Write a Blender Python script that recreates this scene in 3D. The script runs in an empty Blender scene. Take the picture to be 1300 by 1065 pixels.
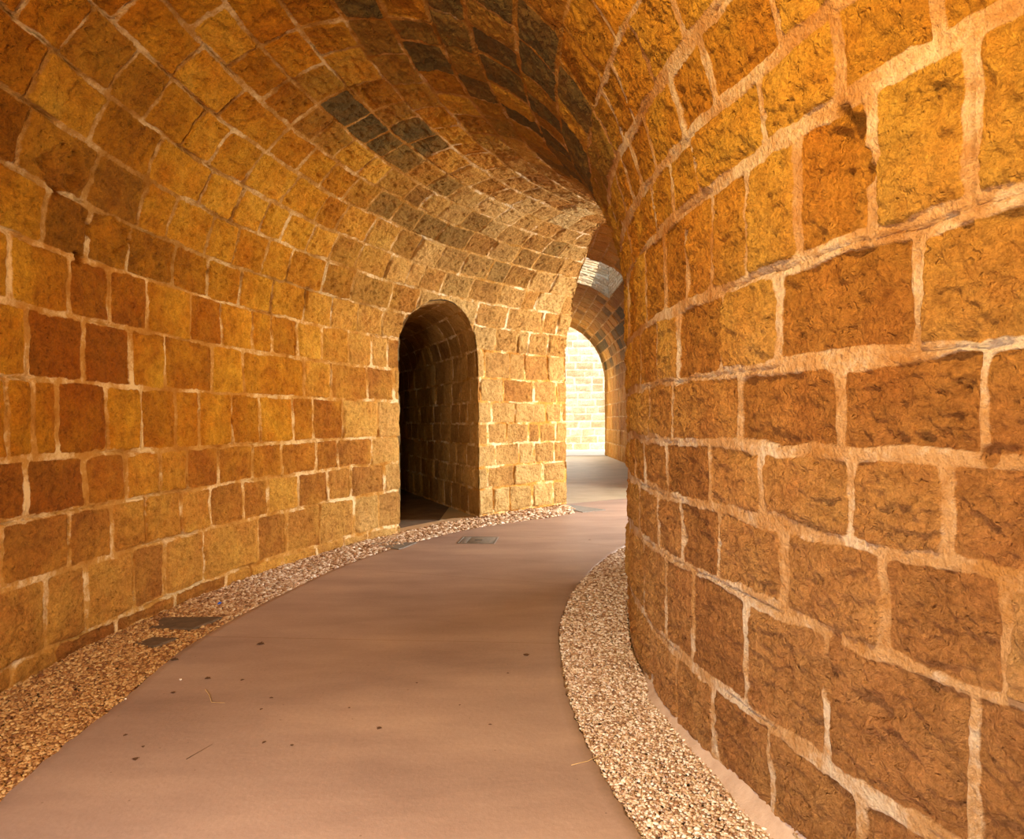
import bpy, math
import numpy as np

# ------------------------------------------------------------------ camera, sky, sun, lights, exposure
sc = bpy.context.scene
COL = sc.collection
F_PX, CAM_H = 827.24, 1.6
ROLL, PITCH = -0.0096, -0.01374
cam = bpy.data.cameras.new('camera')
cam.sensor_fit = 'HORIZONTAL'
cam.sensor_width = 36.0
cam.lens = F_PX * 36.0 / 1300.0
cam.shift_y = (546.3 - 532.5) / 1300.0
cam.clip_start = 0.05
cam.clip_end = 300
cam_o = bpy.data.objects.new('camera', cam)
COL.objects.link(cam_o)
cam_o.location = (0, 0, CAM_H)
from mathutils import Matrix
cam_o.rotation_euler = (Matrix.Rotation(math.pi / 2 + PITCH, 3, 'X') @ Matrix.Rotation(ROLL, 3, 'Z')).to_euler()
sc.camera = cam_o

sc.view_settings.view_transform = 'Standard'
sc.view_settings.look = 'None'
sc.view_settings.gamma = 1
sc.view_settings.use_curve_mapping = False
sc.view_settings.exposure = 0.15

world = bpy.data.worlds.new('sky')
sc.world = world
world.use_nodes = True
wn = world.node_tree.nodes
bg = wn['Background']
bg.inputs['Color'].default_value = (0.72, 0.84, 1.0, 1)
bg.inputs['Strength'].default_value = 2.8

sun = bpy.data.lights.new('sun', 'SUN')
sun.energy = 9.5
sun.color = (1.0, 0.93, 0.8)
sun.angle = 0.01
sun_o = bpy.data.objects.new('sun', sun)
COL.objects.link(sun_o)
from mathutils import Vector
sun_dir = Vector((-0.28, 0.50, -0.82))          # travels away from the camera, downwards
sun_o.rotation_euler = sun_dir.to_track_quat('-Z', 'Y').to_euler()

def area(name, loc, target, sx, sy, power, col):
    l = bpy.data.lights.new(name, 'AREA')
    l.shape = 'RECTANGLE'
    l.size, l.size_y = sx, sy
    l.energy = power
    l.color = col
    o = bpy.data.objects.new(name, l)
    COL.objects.link(o)
    o.location = loc
    o.rotation_euler = (Vector(target) - Vector(loc)).to_track_quat('-Z', 'Y').to_euler()
    return o

# daylight coming through the tunnel mouth behind the camera, the hidden branch and the far court
area('daylight_tunnel_mouth', (1.4, -1.7, 1.7), (-1.2, 5.0, 2.9), 2.0, 2.0, 14, (1.0, 0.72, 0.42))
area('daylight_branch', (6.3, 11.45, 2.2), (-1.6, 9.2, 2.1), 1.7, 2.2, 1150, (1.0, 0.93, 0.80))
area('daylight_court', (1.9, 29.4, 2.6), (1.6, 20.0, 1.2), 3.6, 3.6, 210, (1.0, 0.93, 0.80))
area('warm_floodlight', (-0.35, 0.25, 3.7), (1.1, 2.3, 2.2), 0.18, 0.18, 190, (1.0, 0.73, 0.33))
area('neutral_fill', (-1.6, -0.1, 1.3), (1.0, 3.0, 0.9), 0.2, 0.2, 165, (1.0, 0.84, 0.76))  # unseen fill added low beside the camera to brighten the lower right wall

# ------------------------------------------------------------------ geometry of the curved tunnel
CX, CY = 7.1, 4.0864
RI, RO = 6.2774, 10.1735
ZO, ZI = 2.6581, 2.49
A, B = (RO - RI) / 2, 2.0895
RM, KS = (RO + RI) / 2, (A + B) / 2
S_TOP = ZO + math.pi * KS
S_END = S_TOP + ZI

def ring_rz(S):
    S = np.asarray(S, float)
    th = np.clip((S - ZO) / KS, 0, math.pi)
    r = RM + A * np.cos(th)
    zsl = (ZO + ZI) / 2 + (ZO - ZI) / 2 * np.cos(th)
    z = zsl + B * np.sin(th)
    z = np.where(S < ZO, S, z)
    z = np.where(S > S_TOP, S_END - S, z)
    nr = np.where(S < ZO, -1.0, np.where(S > S_TOP, 1.0, -np.cos(th) * B))
    nz = np.where((S < ZO) | (S > S_TOP), 0.0, -np.sin(th) * A)
    L = np.hypot(nr, nz)
    return r, z, nr / L, nz / L

def ring_pos(ang, S):
    r, z, nr, nz = ring_rz(S)
    c, s = np.cos(ang), np.sin(ang)
    P = np.stack([CX - r * c, CY + r * s, z + 0 * c], -1)
    N = np.stack([-nr * c, nr * s, nz + 0 * c], -1)
    return P, N, r

# ------------------------------------------------------------------ noise
def _h(ix, iy, iz, seed):
    n = (ix * 374761393 + iy * 668265263 + iz * 2147483647 % 4294967291 + iz * 1274126177 + seed * 974711) & 0xffffffff
    n = ((n ^ (n >> 13)) * 1274126177) & 0xffffffff
    n = (n ^ (n >> 16)) & 0xffffffff
    return n

def noise3(P, seed=0):
    """value noise with quintic interpolation, about -1..1"""
    I = np.floor(P).astype(np.int64)
    Fr = P - I
    w = Fr * Fr * Fr * (Fr * (Fr * 6 - 15) + 10)
    out = 0
    for dx in (0, 1):
        wx = w[..., 0] if dx else 1 - w[..., 0]
        for dy in (0, 1):
            wy = w[..., 1] if dy else 1 - w[..., 1]
            for dz in (0, 1):
                wz = w[..., 2] if dz else 1 - w[..., 2]
                v = _h(I[..., 0] + dx, I[..., 1] + dy, I[..., 2] + dz, seed).astype(np.float64) / 2147483648.0 - 1
                out = out + wx * wy * wz * v
    return out

def fbm(P, octaves=3, seed=0):
    o, a, t = 0, 1.0, 0
    for k in range(octaves):
        o = o + a * noise3(P * 2.03 ** k + 17.3 * k, seed + k)
        t += a
        a *= 0.5
    return o / t

def hash1(a, seed=0):
    a = np.asarray(a, np.int64)
    return _h(a, a * 0 + 7, a * 0 + 3, seed) / 4294967296.0

def sstep(a, b, x):
    t = np.clip((x - a) / (b - a), 0, 1)
    return t * t * (3 - 2 * t)

# ------------------------------------------------------------------ courses and joints of the masonry
def fill_joints(known, lo, hi, step, rng, tail=None):
    k = sorted(known)
    if not k:
        k = [lo + rng.random() * step]
    out = list(k)
    x = k[0]
    while x > lo:
        x -= step * (0.72 + 0.56 * rng.random())
        out.insert(0, x)
    x = k[-1]
    while x < hi:
        x += step * (0.72 + 0.56 * rng.random())
        out.append(x)
    return np.array(out)

class Masonry:
    """bounds: course limits along S; joints: one sorted array per course, in metres along the wall"""
    def __init__(self, bounds, joints, seed):
        self.b = np.array(bounds, float)
        self.j = joints
        self.seed = seed

    def eval(self, U, S, P, hw, wob=0.012):
        """returns mortar mask 0..1, block random values, local coordinates"""
        wu = fbm(P * 6.0, 4, 91) * wob * 1.6
        ws = fbm(P * 6.0 + 40, 4, 92) * wob * 1.6
        lw = noise3(P * 1.1 + 5, 93) * 0.012
        Sx = S + ws + lw
        Ux = U + wu
        k = np.clip(np.searchsorted(self.b, Sx) - 1, 0, len(self.b) - 2)
        ds = np.minimum(Sx - self.b[k], self.b[k + 1] - Sx)
        du = np.zeros_like(U)
        cell = np.zeros(U.shape, np.int64)
        lu = np.zeros_like(U)
        for c in range(len(self.b) - 1):
            m = k == c
            if not m.any():
                continue
            J = self.j[c]
            q = np.clip(np.searchsorted(J, Ux[m]) - 1, 0, len(J) - 2)
            a, b2 = J[q], J[q + 1]
            du[m] = np.minimum(Ux[m] - a, b2 - Ux[m])
            cell[m] = c * 1000 + q
            lu[m] = (Ux[m] - (a + b2) / 2)
        lsv = Sx - (self.b[k] + self.b[k + 1]) / 2
        r1, r2, r3 = (hash1(cell, self.seed + i) for i in (1, 2, 3))
        hwv = hw * (1 + 0.45 * noise3(P * 2.3, 94) + 0.3 * noise3(P * 9, 95))
        # rounded corners through a soft minimum
        kx = 0.007
        d = -kx * np.log(np.exp(-np.clip(du, -.5, .5) / kx) + np.exp(-np.clip(ds, -.5, .5) / kx))
        edge = d - hwv
        self.d = d
        return edge, r1, r2, r3, lu, lsv, cell, ds < du

def stone_height(P, U, S, edge, r1, r2, r3, lu, ls, rough, recess, chisel, d=None):
    Pw = P + 0.035 * np.stack([noise3(P * 9 + 3, 7), noise3(P * 9 + 13, 8), noise3(P * 9 + 23, 9)], -1)
    m = 1 - sstep(-0.006, 0.010, edge + 0.006 * fbm(Pw * 30, 2, 19))
    rnd = sstep(0.0, 0.05, edge)
    worn = sstep(-0.1, 0.35, fbm(P * 3.1, 2, 17))                     # where the arrises are worn round
    pillow = -(0.006 + 0.014 * worn) * (1 - sstep(0.0, 0.03 + 0.03 * worn, edge))
    stone = 0.004 + (r1 - .5) * 0.022 + (r2 - .5) * 0.06 * lu + (r3 - .5) * 0.07 * ls + pillow
    stone = stone + rough * (0.006 if chisel > .6 else 0.015) * fbm(Pw * 5, 3, 11)
    q = np.stack([U, S, r3 * 50], -1)
    qw = q + 0.02 * np.stack([noise3(q * 14, 3), noise3(q * 14 + 9, 4), 0 * U], -1)
    if not chisel:
        return (-recess + 0.006 * fbm(P * 14, 3, 51)) * m + stone * (1 - m), m
    # weathered layers: stepped flakes whose lean follows the block
    lay = fbm(qw * np.array([7, 16, 1]), 4, 21)
    flake = np.abs(lay) ** 0.8
    pitn = fbm(qw * np.array([22, 22, 1]) + 3, 3, 31)
    stone = stone + rough * (0.010 * lay - 0.010 * sstep(0.10, 0.45, flake) - 0.012 * sstep(0.18, 0.5, pitn)) * (0.3 + 0.7 * rnd)
    if chisel > 0.6:
        # diagonal and upright tool marks, their strength and lean change from block to block
        lean = (r2 - .5) * 1.4
        c = np.stack([(qw[:, 0] + lean * qw[:, 1]) * 34, (qw[:, 1] - lean * qw[:, 0]) * 13, r1 * 90], -1)
        n3 = fbm(c, 3, 41)
        rid = 1 - np.abs(n3) * 2.4
        n4 = fbm(qw * np.array([44, 30, 1]), 2, 45)
        lump = fbm(qw * np.array([17, 14, 1]) + 5, 3, 47)
        stone = stone + chisel * ((0.45 + .9 * r1) * 0.0085 * rid + 0.009 * n4 + 0.011 * lump)
        big = fbm(qw * np.array([8, 6, 1]) + 11, 3, 43)
        stone = stone - chisel * 0.020 * sstep(0.22, 0.5, big)
    mort = -recess + 0.007 * fbm(Pw * 12, 4, 51)
    cr = fbm(P * 3.0 + 9, 3, 61)
    mort = mort - (0.006 + recess) * sstep(0.15, 0.45, cr)               # crumbled stretches
    out = mort * m + stone * (1 - m)
    if d is not None:                                                    # open cracks along the joints
        gw = 0.007 if chisel > .6 else 0.011
        gap = sstep(gw, 0.002, d + 0.004 * noise3(P * 25, 65)) * sstep(0.02, 0.25, fbm(P * 2.2 + 31, 3, 66))
        out = out - (0.018 if chisel > .6 else 0.032) * gap
    return out, m

def set_attr(me, name, arr):
    a = me.attributes.new(name, 'FLOAT', 'POINT')
    a.data.foreach_set('value', np.asarray(arr, np.float32).ravel())

def mesh_from(name, V, Fq, mats, attrs=None, smooth=True):
    me = bpy.data.meshes.new(name)
    n = len(Fq)
    k = Fq.shape[1]
    me.vertices.add(len(V))
    me.vertices.foreach_set('co', np.asarray(V, np.float32).ravel())
    me.loops.add(n * k)
    me.loops.foreach_set('vertex_index', Fq.astype(np.int32).ravel())
    me.polygons.add(n)
    me.polygons.foreach_set('loop_start', np.arange(0, n * k, k, dtype=np.int32))
    me.polygons.foreach_set('loop_total', np.full(n, k, np.int32))
    if smooth:
        me.polygons.foreach_set('use_smooth', np.ones(n, bool))
    me.update(calc_edges=True)
    me.validate()
    for k2, v in (attrs or {}).items():
        set_attr(me, k2, v)
    for m in (mats if isinstance(mats, (list, tuple)) else [mats]):
        me.materials.append(m)
    return me

def link(name, me, parent=None, kind=None, label=None, cat=None, group=None, loc=None):
    o = bpy.data.objects.new(name, me)
    COL.objects.link(o)
    if parent: o.parent = parent
    if loc: o.location = loc
    if kind: o['kind'] = kind
    if label: o['label'] = label
    if cat: o['category'] = cat
    if group: o['group'] = group
    return o

def grid_faces(nu, ns, keep=None, flip=False):
    i = np.arange(nu - 1)[:, None] * ns + np.arange(ns - 1)[None, :]
    q = np.stack([i, i + ns, i + ns + 1, i + 1], -1)
    if flip: q = q[..., ::-1]
    q = q.reshape(-1, 4)
    if keep is not None:
        q = q[keep.reshape(-1)]
    return q

def compact(V, Fq, attrs):
    used = np.zeros(len(V), bool)
    used[Fq.ravel()] = True
    idx = np.cumsum(used) - 1
    return V[used], idx[Fq], {k: v[used] for k, v in attrs.items()}

class Acc:
    def __init__(self):
        self.V, self.F, self.A, self.n = [], [], {}, 0
    def add(self, V, Fq, attrs):
        V, Fq, attrs = compact(V, Fq, attrs)
        self.V.append(V); self.F.append(Fq + self.n); self.n += len(V)
        for k, v in attrs.items(): self.A.setdefault(k, []).append(v)
    def mesh(self, name, mat):
        return mesh_from(name, np.concatenate(self.V), np.concatenate(self.F), mat, {k: np.concatenate(v) for k, v in self.A.items()})

# ------------------------------------------------------------------ materials
def new_mat(name):
    m = bpy.data.materials.new(name)
    m.use_nodes = True
    nt = m.node_tree
    b = nt.nodes['Principled BSDF']
    return m, nt, b

def N(nt, typ, **kw):
    n = nt.nodes.new(typ)
    for k, v in kw.items():
        if k in n.inputs.keys() if hasattr(n.inputs, 'keys') else False:
            n.inputs[k].default_value = v
        else:
            setattr(n, k, v)
    return n

def ramp(nt, stops):
    r = nt.nodes.new('ShaderNodeValToRGB')
    e = r.color_ramp.elements
    e[0].position, e[0].color = stops[0][0], (*stops[0][1], 1)
    e[1].position, e[1].color = stops[-1][0], (*stops[-1][1], 1)
    for p, c in stops[1:-1]:
        x = e.new(p); x.color = (*c, 1)
    return r

def mixrgb(nt, fac, a, b, mode='MIX'):
    m = nt.nodes.new('ShaderNodeMix')
    m.data_type = 'RGBA'; m.blend_type = mode
    for i, v in ((0, fac), (6, a), (7, b)):
        if hasattr(v, 'type') and hasattr(v, 'links'):
            nt.links.new(v, m.inputs[i])
        else:
            m.inputs[i].default_value = v if i == 0 else ((*v, 1) if len(v) == 3 else v)
    return m.outputs[2]

def noise_node(nt, vec, scale, detail=4, rough=0.6):
    n = nt.nodes.new('ShaderNodeTexNoise')
    n.inputs['Scale'].default_value = scale
    n.inputs['Detail'].default_value = detail
    n.inputs['Roughness'].default_value = rough
    nt.links.new(vec, n.inputs['Vector'])
    return n.outputs['Fac']

def math_n(nt, op, a, b=0.0, clamp=False):
    m = nt.nodes.new('ShaderNodeMath'); m.operation = op; m.use_clamp = clamp
    for i, v in ((0, a), (1, b)):
        if hasattr(v, 'links'): nt.links.new(v, m.inputs[i])
        else: m.inputs[i].default_value = v
    return m.outputs[0]

def stone_material(name, cols, mortar, bump=1.0, pit=0.5, bsc=28, tanc=((0.23, 0.135, 0.050), (0.37, 0.228, 0.085), (0.48, 0.315, 0.125), (0.60, 0.43, 0.20)), dark=(0.125, 0.078, 0.024)):
    m, nt, b = new_mat(name)
    tc = nt.nodes.new('ShaderNodeTexCoord').outputs['Object']
    def att(n):
        a = nt.nodes.new('ShaderNodeAttribute'); a.attribute_name = n
        return a.outputs['Fac']
    mort, rnd, rnd2, soot = att('mort'), att('rnd'), att('rnd2'), att('soot')
    big = noise_node(nt, tc, 0.9, 3)
    mid = noise_node(nt, tc, 5.0, 5, .65)
    fine = noise_node(nt, tc, 70.0, 4, .7)
    v = math_n(nt, 'MULTIPLY', rnd, 0.55)
    v = math_n(nt, 'ADD', v, math_n(nt, 'MULTIPLY', math_n(nt, 'SUBTRACT', big, 0.5), 1.0))
    v = math_n(nt, 'ADD', v, math_n(nt, 'MULTIPLY', math_n(nt, 'SUBTRACT', mid, 0.5), 0.9))
    v = math_n(nt, 'ADD', v, 0.22)
    hue = noise_node(nt, tc, 2.1, 6, .7)
    r = ramp(nt, [(0.0, cols[0]), (0.35, cols[1]), (0.65, cols[2]), (1.0, cols[3])])
    nt.links.new(v, r.inputs[0])
    c = r.outputs[0]
    hr = ramp(nt, [(0.34, (1.03, 0.90, 0.8)), (0.5, (1, 1, 1)), (0.66, (0.98, 1.10, 1.2))])
    nt.links.new(hue, hr.inputs[0])
    c = mixrgb(nt, 1.0, c, hr.outputs[0], 'MULTIPLY')
    fl = noise_node(nt, tc, 16.0, 8, .75)
    fr = ramp(nt, [(0.34, (0.66, 0.60, 0.55)), (0.5, (1, 1, 1)), (0.68, (1.2, 1.18, 1.15))])
    nt.links.new(fl, fr.inputs[0])
    c = mixrgb(nt, 1.0, c, fr.outputs[0], 'MULTIPLY')
    pale = att('pale')  # tan tone, mostly daylight painted into the stone colour
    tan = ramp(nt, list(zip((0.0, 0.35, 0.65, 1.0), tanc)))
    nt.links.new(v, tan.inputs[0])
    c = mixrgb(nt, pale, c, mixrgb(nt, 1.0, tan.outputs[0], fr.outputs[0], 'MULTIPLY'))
    # grain
    g = ramp(nt, [(0.3, (0.72, 0.70, 0.66)), (0.7, (1.16, 1.16, 1.16))])
    nt.links.new(fine, g.inputs[0])
    c = mixrgb(nt, 1.0, c, g.outputs[0], 'MULTIPLY')
    # soot / lichen stained blocks, plus the vault shade painted with them
    sn = math_n(nt, 'MULTIPLY', soot, math_n(nt, 'ADD', 0.55, mid), True)
    c = mixrgb(nt, sn, c, dark)
    # mortar with its own stains
    ms = ramp(nt, [(0.38, mortar[0]), (0.50, mortar[1]), (0.60, mortar[2])])
    nt.links.new(math_n(nt, 'ADD', math_n(nt, 'MULTIPLY', noise_node(nt, tc, 2.2, 8, .75), 1.0), math_n(nt, 'MULTIPLY', soot, -0.12)), ms.inputs[0])
    edge = math_n(nt, 'SUBTRACT', math_n(nt, 'ADD', mort, math_n(nt, 'MULTIPLY', math_n(nt, 'SUBTRACT', noise_node(nt, tc, 22, 4, .7), 0.5), 0.9)), 0.22)
    er = ramp(nt, [(0.2, (0, 0, 0)), (0.6, (1, 1, 1))])
    nt.links.new(edge, er.inputs[0])
    em = nt.nodes.new('ShaderNodeRGBToBW'); nt.links.new(er.outputs[0], em.inputs[0])
    mtint = mixrgb(nt, math_n(nt, 'ADD', math_n(nt, 'MULTIPLY', pale, 1.3), 0.30, True), (0.88, 0.66, 0.30), (1, 1, 1))  # mortar takes on the same painted daylight tone
    c = mixrgb(nt, em.outputs[0], c, mixrgb(nt, 1.0, ms.outputs[0], mtint, 'MULTIPLY'))
    nt.links.new(c, b.inputs['Base Color'])
    b.inputs['Roughness'].default_value = 0.93
    b.inputs['Specular IOR Level'].default_value = 0.08
    # relief: grain and pits of the soft stone
    vo = nt.nodes.new('ShaderNodeTexVoronoi'); vo.inputs['Scale'].default_value = 34
    dist = nt.nodes.new('ShaderNodeVectorMath'); dist.operation = 'ADD'
    nc = nt.nodes.new('ShaderNodeTexNoise'); nc.inputs['Scale'].default_value = 30; nt.links.new(tc, nc.inputs['Vector'])
    sc2 = nt.nodes.new('ShaderNodeVectorMath'); sc2.operation = 'SCALE'; sc2.inputs['Scale'].default_value = 0.05
    nt.links.new(nc.outputs['Color'], sc2.inputs[0])
    nt.links.new(tc, dist.inputs[0]); nt.links.new(sc2.outputs[0], dist.inputs[1])
    nt.links.new(dist.outputs[0], vo.inputs['Vector'])
    pr = ramp(nt, [(0.10, (0, 0, 0)), (0.34, (1, 1, 1))]); nt.links.new(vo.outputs['Distance'], pr.inputs[0])
    pbw = nt.nodes.new('ShaderNodeRGBToBW'); nt.links.new(pr.outputs[0], pbw.inputs[0])
    pmask = math_n(nt, 'MULTIPLY', math_n(nt, 'GREATER_THAN', noise_node(nt, tc, 11, 2), 0.52), math_n(nt, 'SUBTRACT', 1.0, mort))
    ph = math_n(nt, 'MULTIPLY', math_n(nt, 'MULTIPLY', math_n(nt, 'SUBTRACT', pbw.outputs[0], 1.0), pmask), pit)
    hgt = math_n(nt, 'ADD', math_n(nt, 'ADD', math_n(nt, 'MULTIPLY', noise_node(nt, tc, bsc, 8, .66), 1.0), ph), math_n(nt, 'MULTIPLY', mid, 0.6))
    bp = nt.nodes.new('ShaderNodeBump')
    bp.inputs['Strength'].default_value = 1.0
    bp.inputs['Distance'].default_value = 0.030 * bump
    nt.links.new(hgt, bp.inputs['Height'])
    nt.links.new(bp.outputs[0], b.inputs['Normal'])
    return m

ORANGE = [(0.29, 0.082, 0.005), (0.44, 0.155, 0.008), (0.58, 0.245, 0.015), (0.70, 0.34, 0.030)]
M_LEFT = stone_material('stone_left', ORANGE, [(0.44, 0.19, 0.03), (0.58, 0.31, 0.08), (0.84, 0.64, 0.38)])
M_CEIL = stone_material('stone_vault', [(0.28, 0.095, 0.006), (0.48, 0.18, 0.010), (0.60, 0.26, 0.018), (0.68, 0.34, 0.035)],
                        [(0.36, 0.17, 0.03), (0.54, 0.32, 0.11), (0.80, 0.64, 0.42)], bump=1.4)
M_RIGHT = stone_material('stone_right', [(0.40, 0.145, 0.012), (0.52, 0.205, 0.018), (0.60, 0.27, 0.026), (0.68, 0.34, 0.042)],
                         [(0.58, 0.28, 0.085), (0.74, 0.45, 0.22), (0.92, 0.75, 0.56)], pit=0.35, bump=2.4, bsc=46,
                         tanc=((0.27, 0.135, 0.068), (0.41, 0.222, 0.115), (0.51, 0.29, 0.155), (0.62, 0.40, 0.24)))
M_FAR = stone_material('stone_far', [(0.30, 0.12, 0.015), (0.46, 0.20, 0.03), (0.58, 0.28, 0.05), (0.66, 0.36, 0.10)],
                       [(0.42, 0.24, 0.09), (0.58, 0.40, 0.2), (0.72, 0.58, 0.38)])
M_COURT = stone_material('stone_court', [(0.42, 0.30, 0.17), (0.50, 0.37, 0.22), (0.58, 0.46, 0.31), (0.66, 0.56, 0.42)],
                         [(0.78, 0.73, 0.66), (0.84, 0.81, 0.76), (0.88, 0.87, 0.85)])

# ------------------------------------------------------------------ masonry of the ring, measured along the tunnel
rng = np.random.RandomState(5)
D2 = math.pi / 180
# outer wall up to the door top; one set of courses before the door, another on the pier behind it
left_b = [-0.4, 0.0, 0.13, 0.62, 1.02, 1.39, 1.90, 2.36, 2.79, 3.16]
left_j = [[], [5, 9, 13], [1.1, 3.2, 6.1, 8.2, 11.2, 15.9, 18.6, 22.0, 25.7, 28.5],
          [-1.0, 2.3, 4.8, 7.0, 9.5, 11.8, 14.6, 16.8, 19.8, 22.9, 25.4, 29.3],
          [0.2, 3.3, 5.8, 8.1, 10.0, 12.5, 15.5, 18.2, 21.7, 24.0, 27.8],
          [-0.6, 0.6, 1.8, 4.6, 6.8, 9.2, 11.0, 13.7, 16.2, 19.3, 21.4, 24.6, 28.5],
          [0.4, 3.3, 6.2, 8.5, 12.1, 14.8, 20.5, 23.4, 27.4],
          [-0.4, 2.6, 4.9, 7.3, 10.5, 12.9, 15.7, 17.4, 19.9, 22.4, 25.3, 27.9, 29.8],
          [1.2, 3.6, 6.0, 9.1, 11.7, 14.4, 17.3, 20.5, 23.3, 26.3, 29.1]]
pier_b = [-0.4, 0.05, 0.48, 0.84, 1.22, 1.58, 1.94, 2.33, 2.78, 3.17]
pier_j = [[], [43.2, 45.4, 48.5, 51.4], [46.0, 50.0], [43.5, 46.7, 48.8, 51.6], [45.1, 48.0, 49.6], [46.2, 50.5],
          [44.7, 48.8], [45.6, 47.6, 50.8], [46.6, 48.1]]
top_b = [3.16, 3.54, 3.89, 4.27, 4.61, 4.94, 5.28, 5.65, 6.0, 6.37, 6.69, 7.12, 7.50, 7.89, 8.24, 8.555, 8.85]
top_j = [[3.1, 6.2, 8.3, 11.2, 13.5, 16.1, 18.4, 22.0, 25.1, 29.6, 33.0, 36.6, 40.5, 44.7, 49.6],
         [6.0, 9.8, 12.5, 14.9, 16.9, 19.4, 21.9, 24.7, 28.2, 30.8, 32.5, 35.2, 38.9, 42.8, 46.2, 48.0],
         [12.1, 15.7, 19.0, 21.3, 24.5, 27.6, 30.4],
         [0.3, 4.2, 7.9, 12.3, 15.2, 17.6, 20.3, 23.0, 25.8, 28.7],
         [], [], [], [], [], [], [], [], [],
         [-10.6, -7.2], [-15.4, -11.3, -8.4, -4.8], [-20.7, -17.6, -14.0, -9.2, -6.3, -3.5]]
right_b = [8.85, 9.315, 9.69, 10.005, 10.30, 10.635, 11.11, 11.49, 11.9]
right_j = [[-21.5, -18.6, -15.6, -12.7, -10.1, -7.5, -4.5, -1.0], [-20.0, -14.5, -10.9, -6.4, -3.2, 0.8],
           [-21.8, -17.4, -12.1, -5.6, -1.5, 4.0], [-20.9, -17.8, -13.6, -9.7, -4.7, -0.1, 3.2],
           [-19.0, -14.8, -10.5, -6.6, -3.3, 1.4], [-21.5, -16.8, -12.5, -7.9, -4.5, 0.2], [-14.0, -10.0, -6.1, -1.7], []]
STEP = 2.9
def mk(bounds, js, seed):
    return Masonry(bounds, [fill_joints(j, -70, 110, STEP, rng) * D2 for j in js], seed)
# joints are kept as angles; U = angle * 9 m gives metres near enough for every course
US = 9.0
def mkU(bounds, js, seed, lo=-70, hi=110, step=STEP):
    return Masonry(bounds, [fill_joints(j, lo, hi, step, rng) * D2 * US for j in js], seed)
MS_LEFT = mkU(left_b, left_j, 100)
MS_PIER = mkU(pier_b, pier_j, 200)
MS_TOP = mkU(top_b, top_j, 300)
MS_RIGHT = mkU(right_b, right_j, 400, step=3.9)

# stained (sooty or lichen-covered) zones of the vault, shade past the crown painted in: centre angle, S, radii in degrees and metres, amount
SOOT_SHADE = [(14.5, 5.2, 4.5, .45, .9), (20, 5.3, 3.5, .35, .9), (29, 4.5, 4, .4, .8), (33, 4.5, 4, .35, .8), (25.5, 3.6, 2.4, .35, .75),
        (23.5, 4.6, 2, .3, .75), (6, 6.9, 10, 1.2, 1.1), (16, 7.3, 12, .9, 1.0), (3, 5.9, 5, .5, .8), (12, 6.1, 6, .4, .8), (28, 5.0, 5, .5, .45), (40, 4.2, 6, .6, .6), (46, 4.6, 4, .4, .5),
        (12, 7.2, 8, .8, .85), (1.2, 3.9, 2.5, .4, .25), (2, 3.3, 3, .3, .3), (20, 6.6, 10, .6, .5)]
CRATERS = [  # angle, S, half width (m), half height (m), depth, sharpness
    (3.2, 2.79, .045, .045, .06), (1.65, 3.30, .17, .15, .045), (4.7, 3.02, .20, .13, .04),
    (-17.6, 9.06, .095, .19, .085), (-20.3, 10.69, .022, .022, .04), (-20.2, 9.95, .022, .018, .03),
    (-21.9, 10.0, .02, .03, .03), (-17.2, 10.65, .02, .03, .02), (-2.4, 8.1, .06, .05, .06), (-22.3, 9.5, .05, .12, .02),
    (-18.6, 10.82, .07, .03, .025), (-19.3, 10.92, .05, .05, .02), (-16.9, 10.8, .03, .08, .02)]

def angcut(S):
    return np.interp(S, [0, 3.56, 4.65, 5.71, 6.4], [53.3, 53.3, 51.4, 47.2, 47.0]) * D2

DA, DT, DH, DZ, DR = 36.15 * D2, 0.905, 0, 2.60, 0.87      # doorway: centre angle, half width, arch spring, rise

def door_f(ang, S):
    """below 1 inside the doorway outline"""
    _, z, _, _ = ring_rz(S)
    t = (ang - DA) * RO
    zz = np.maximum(z - DZ, 0) / DR
    return np.hypot(t / DT, zz)

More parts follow.
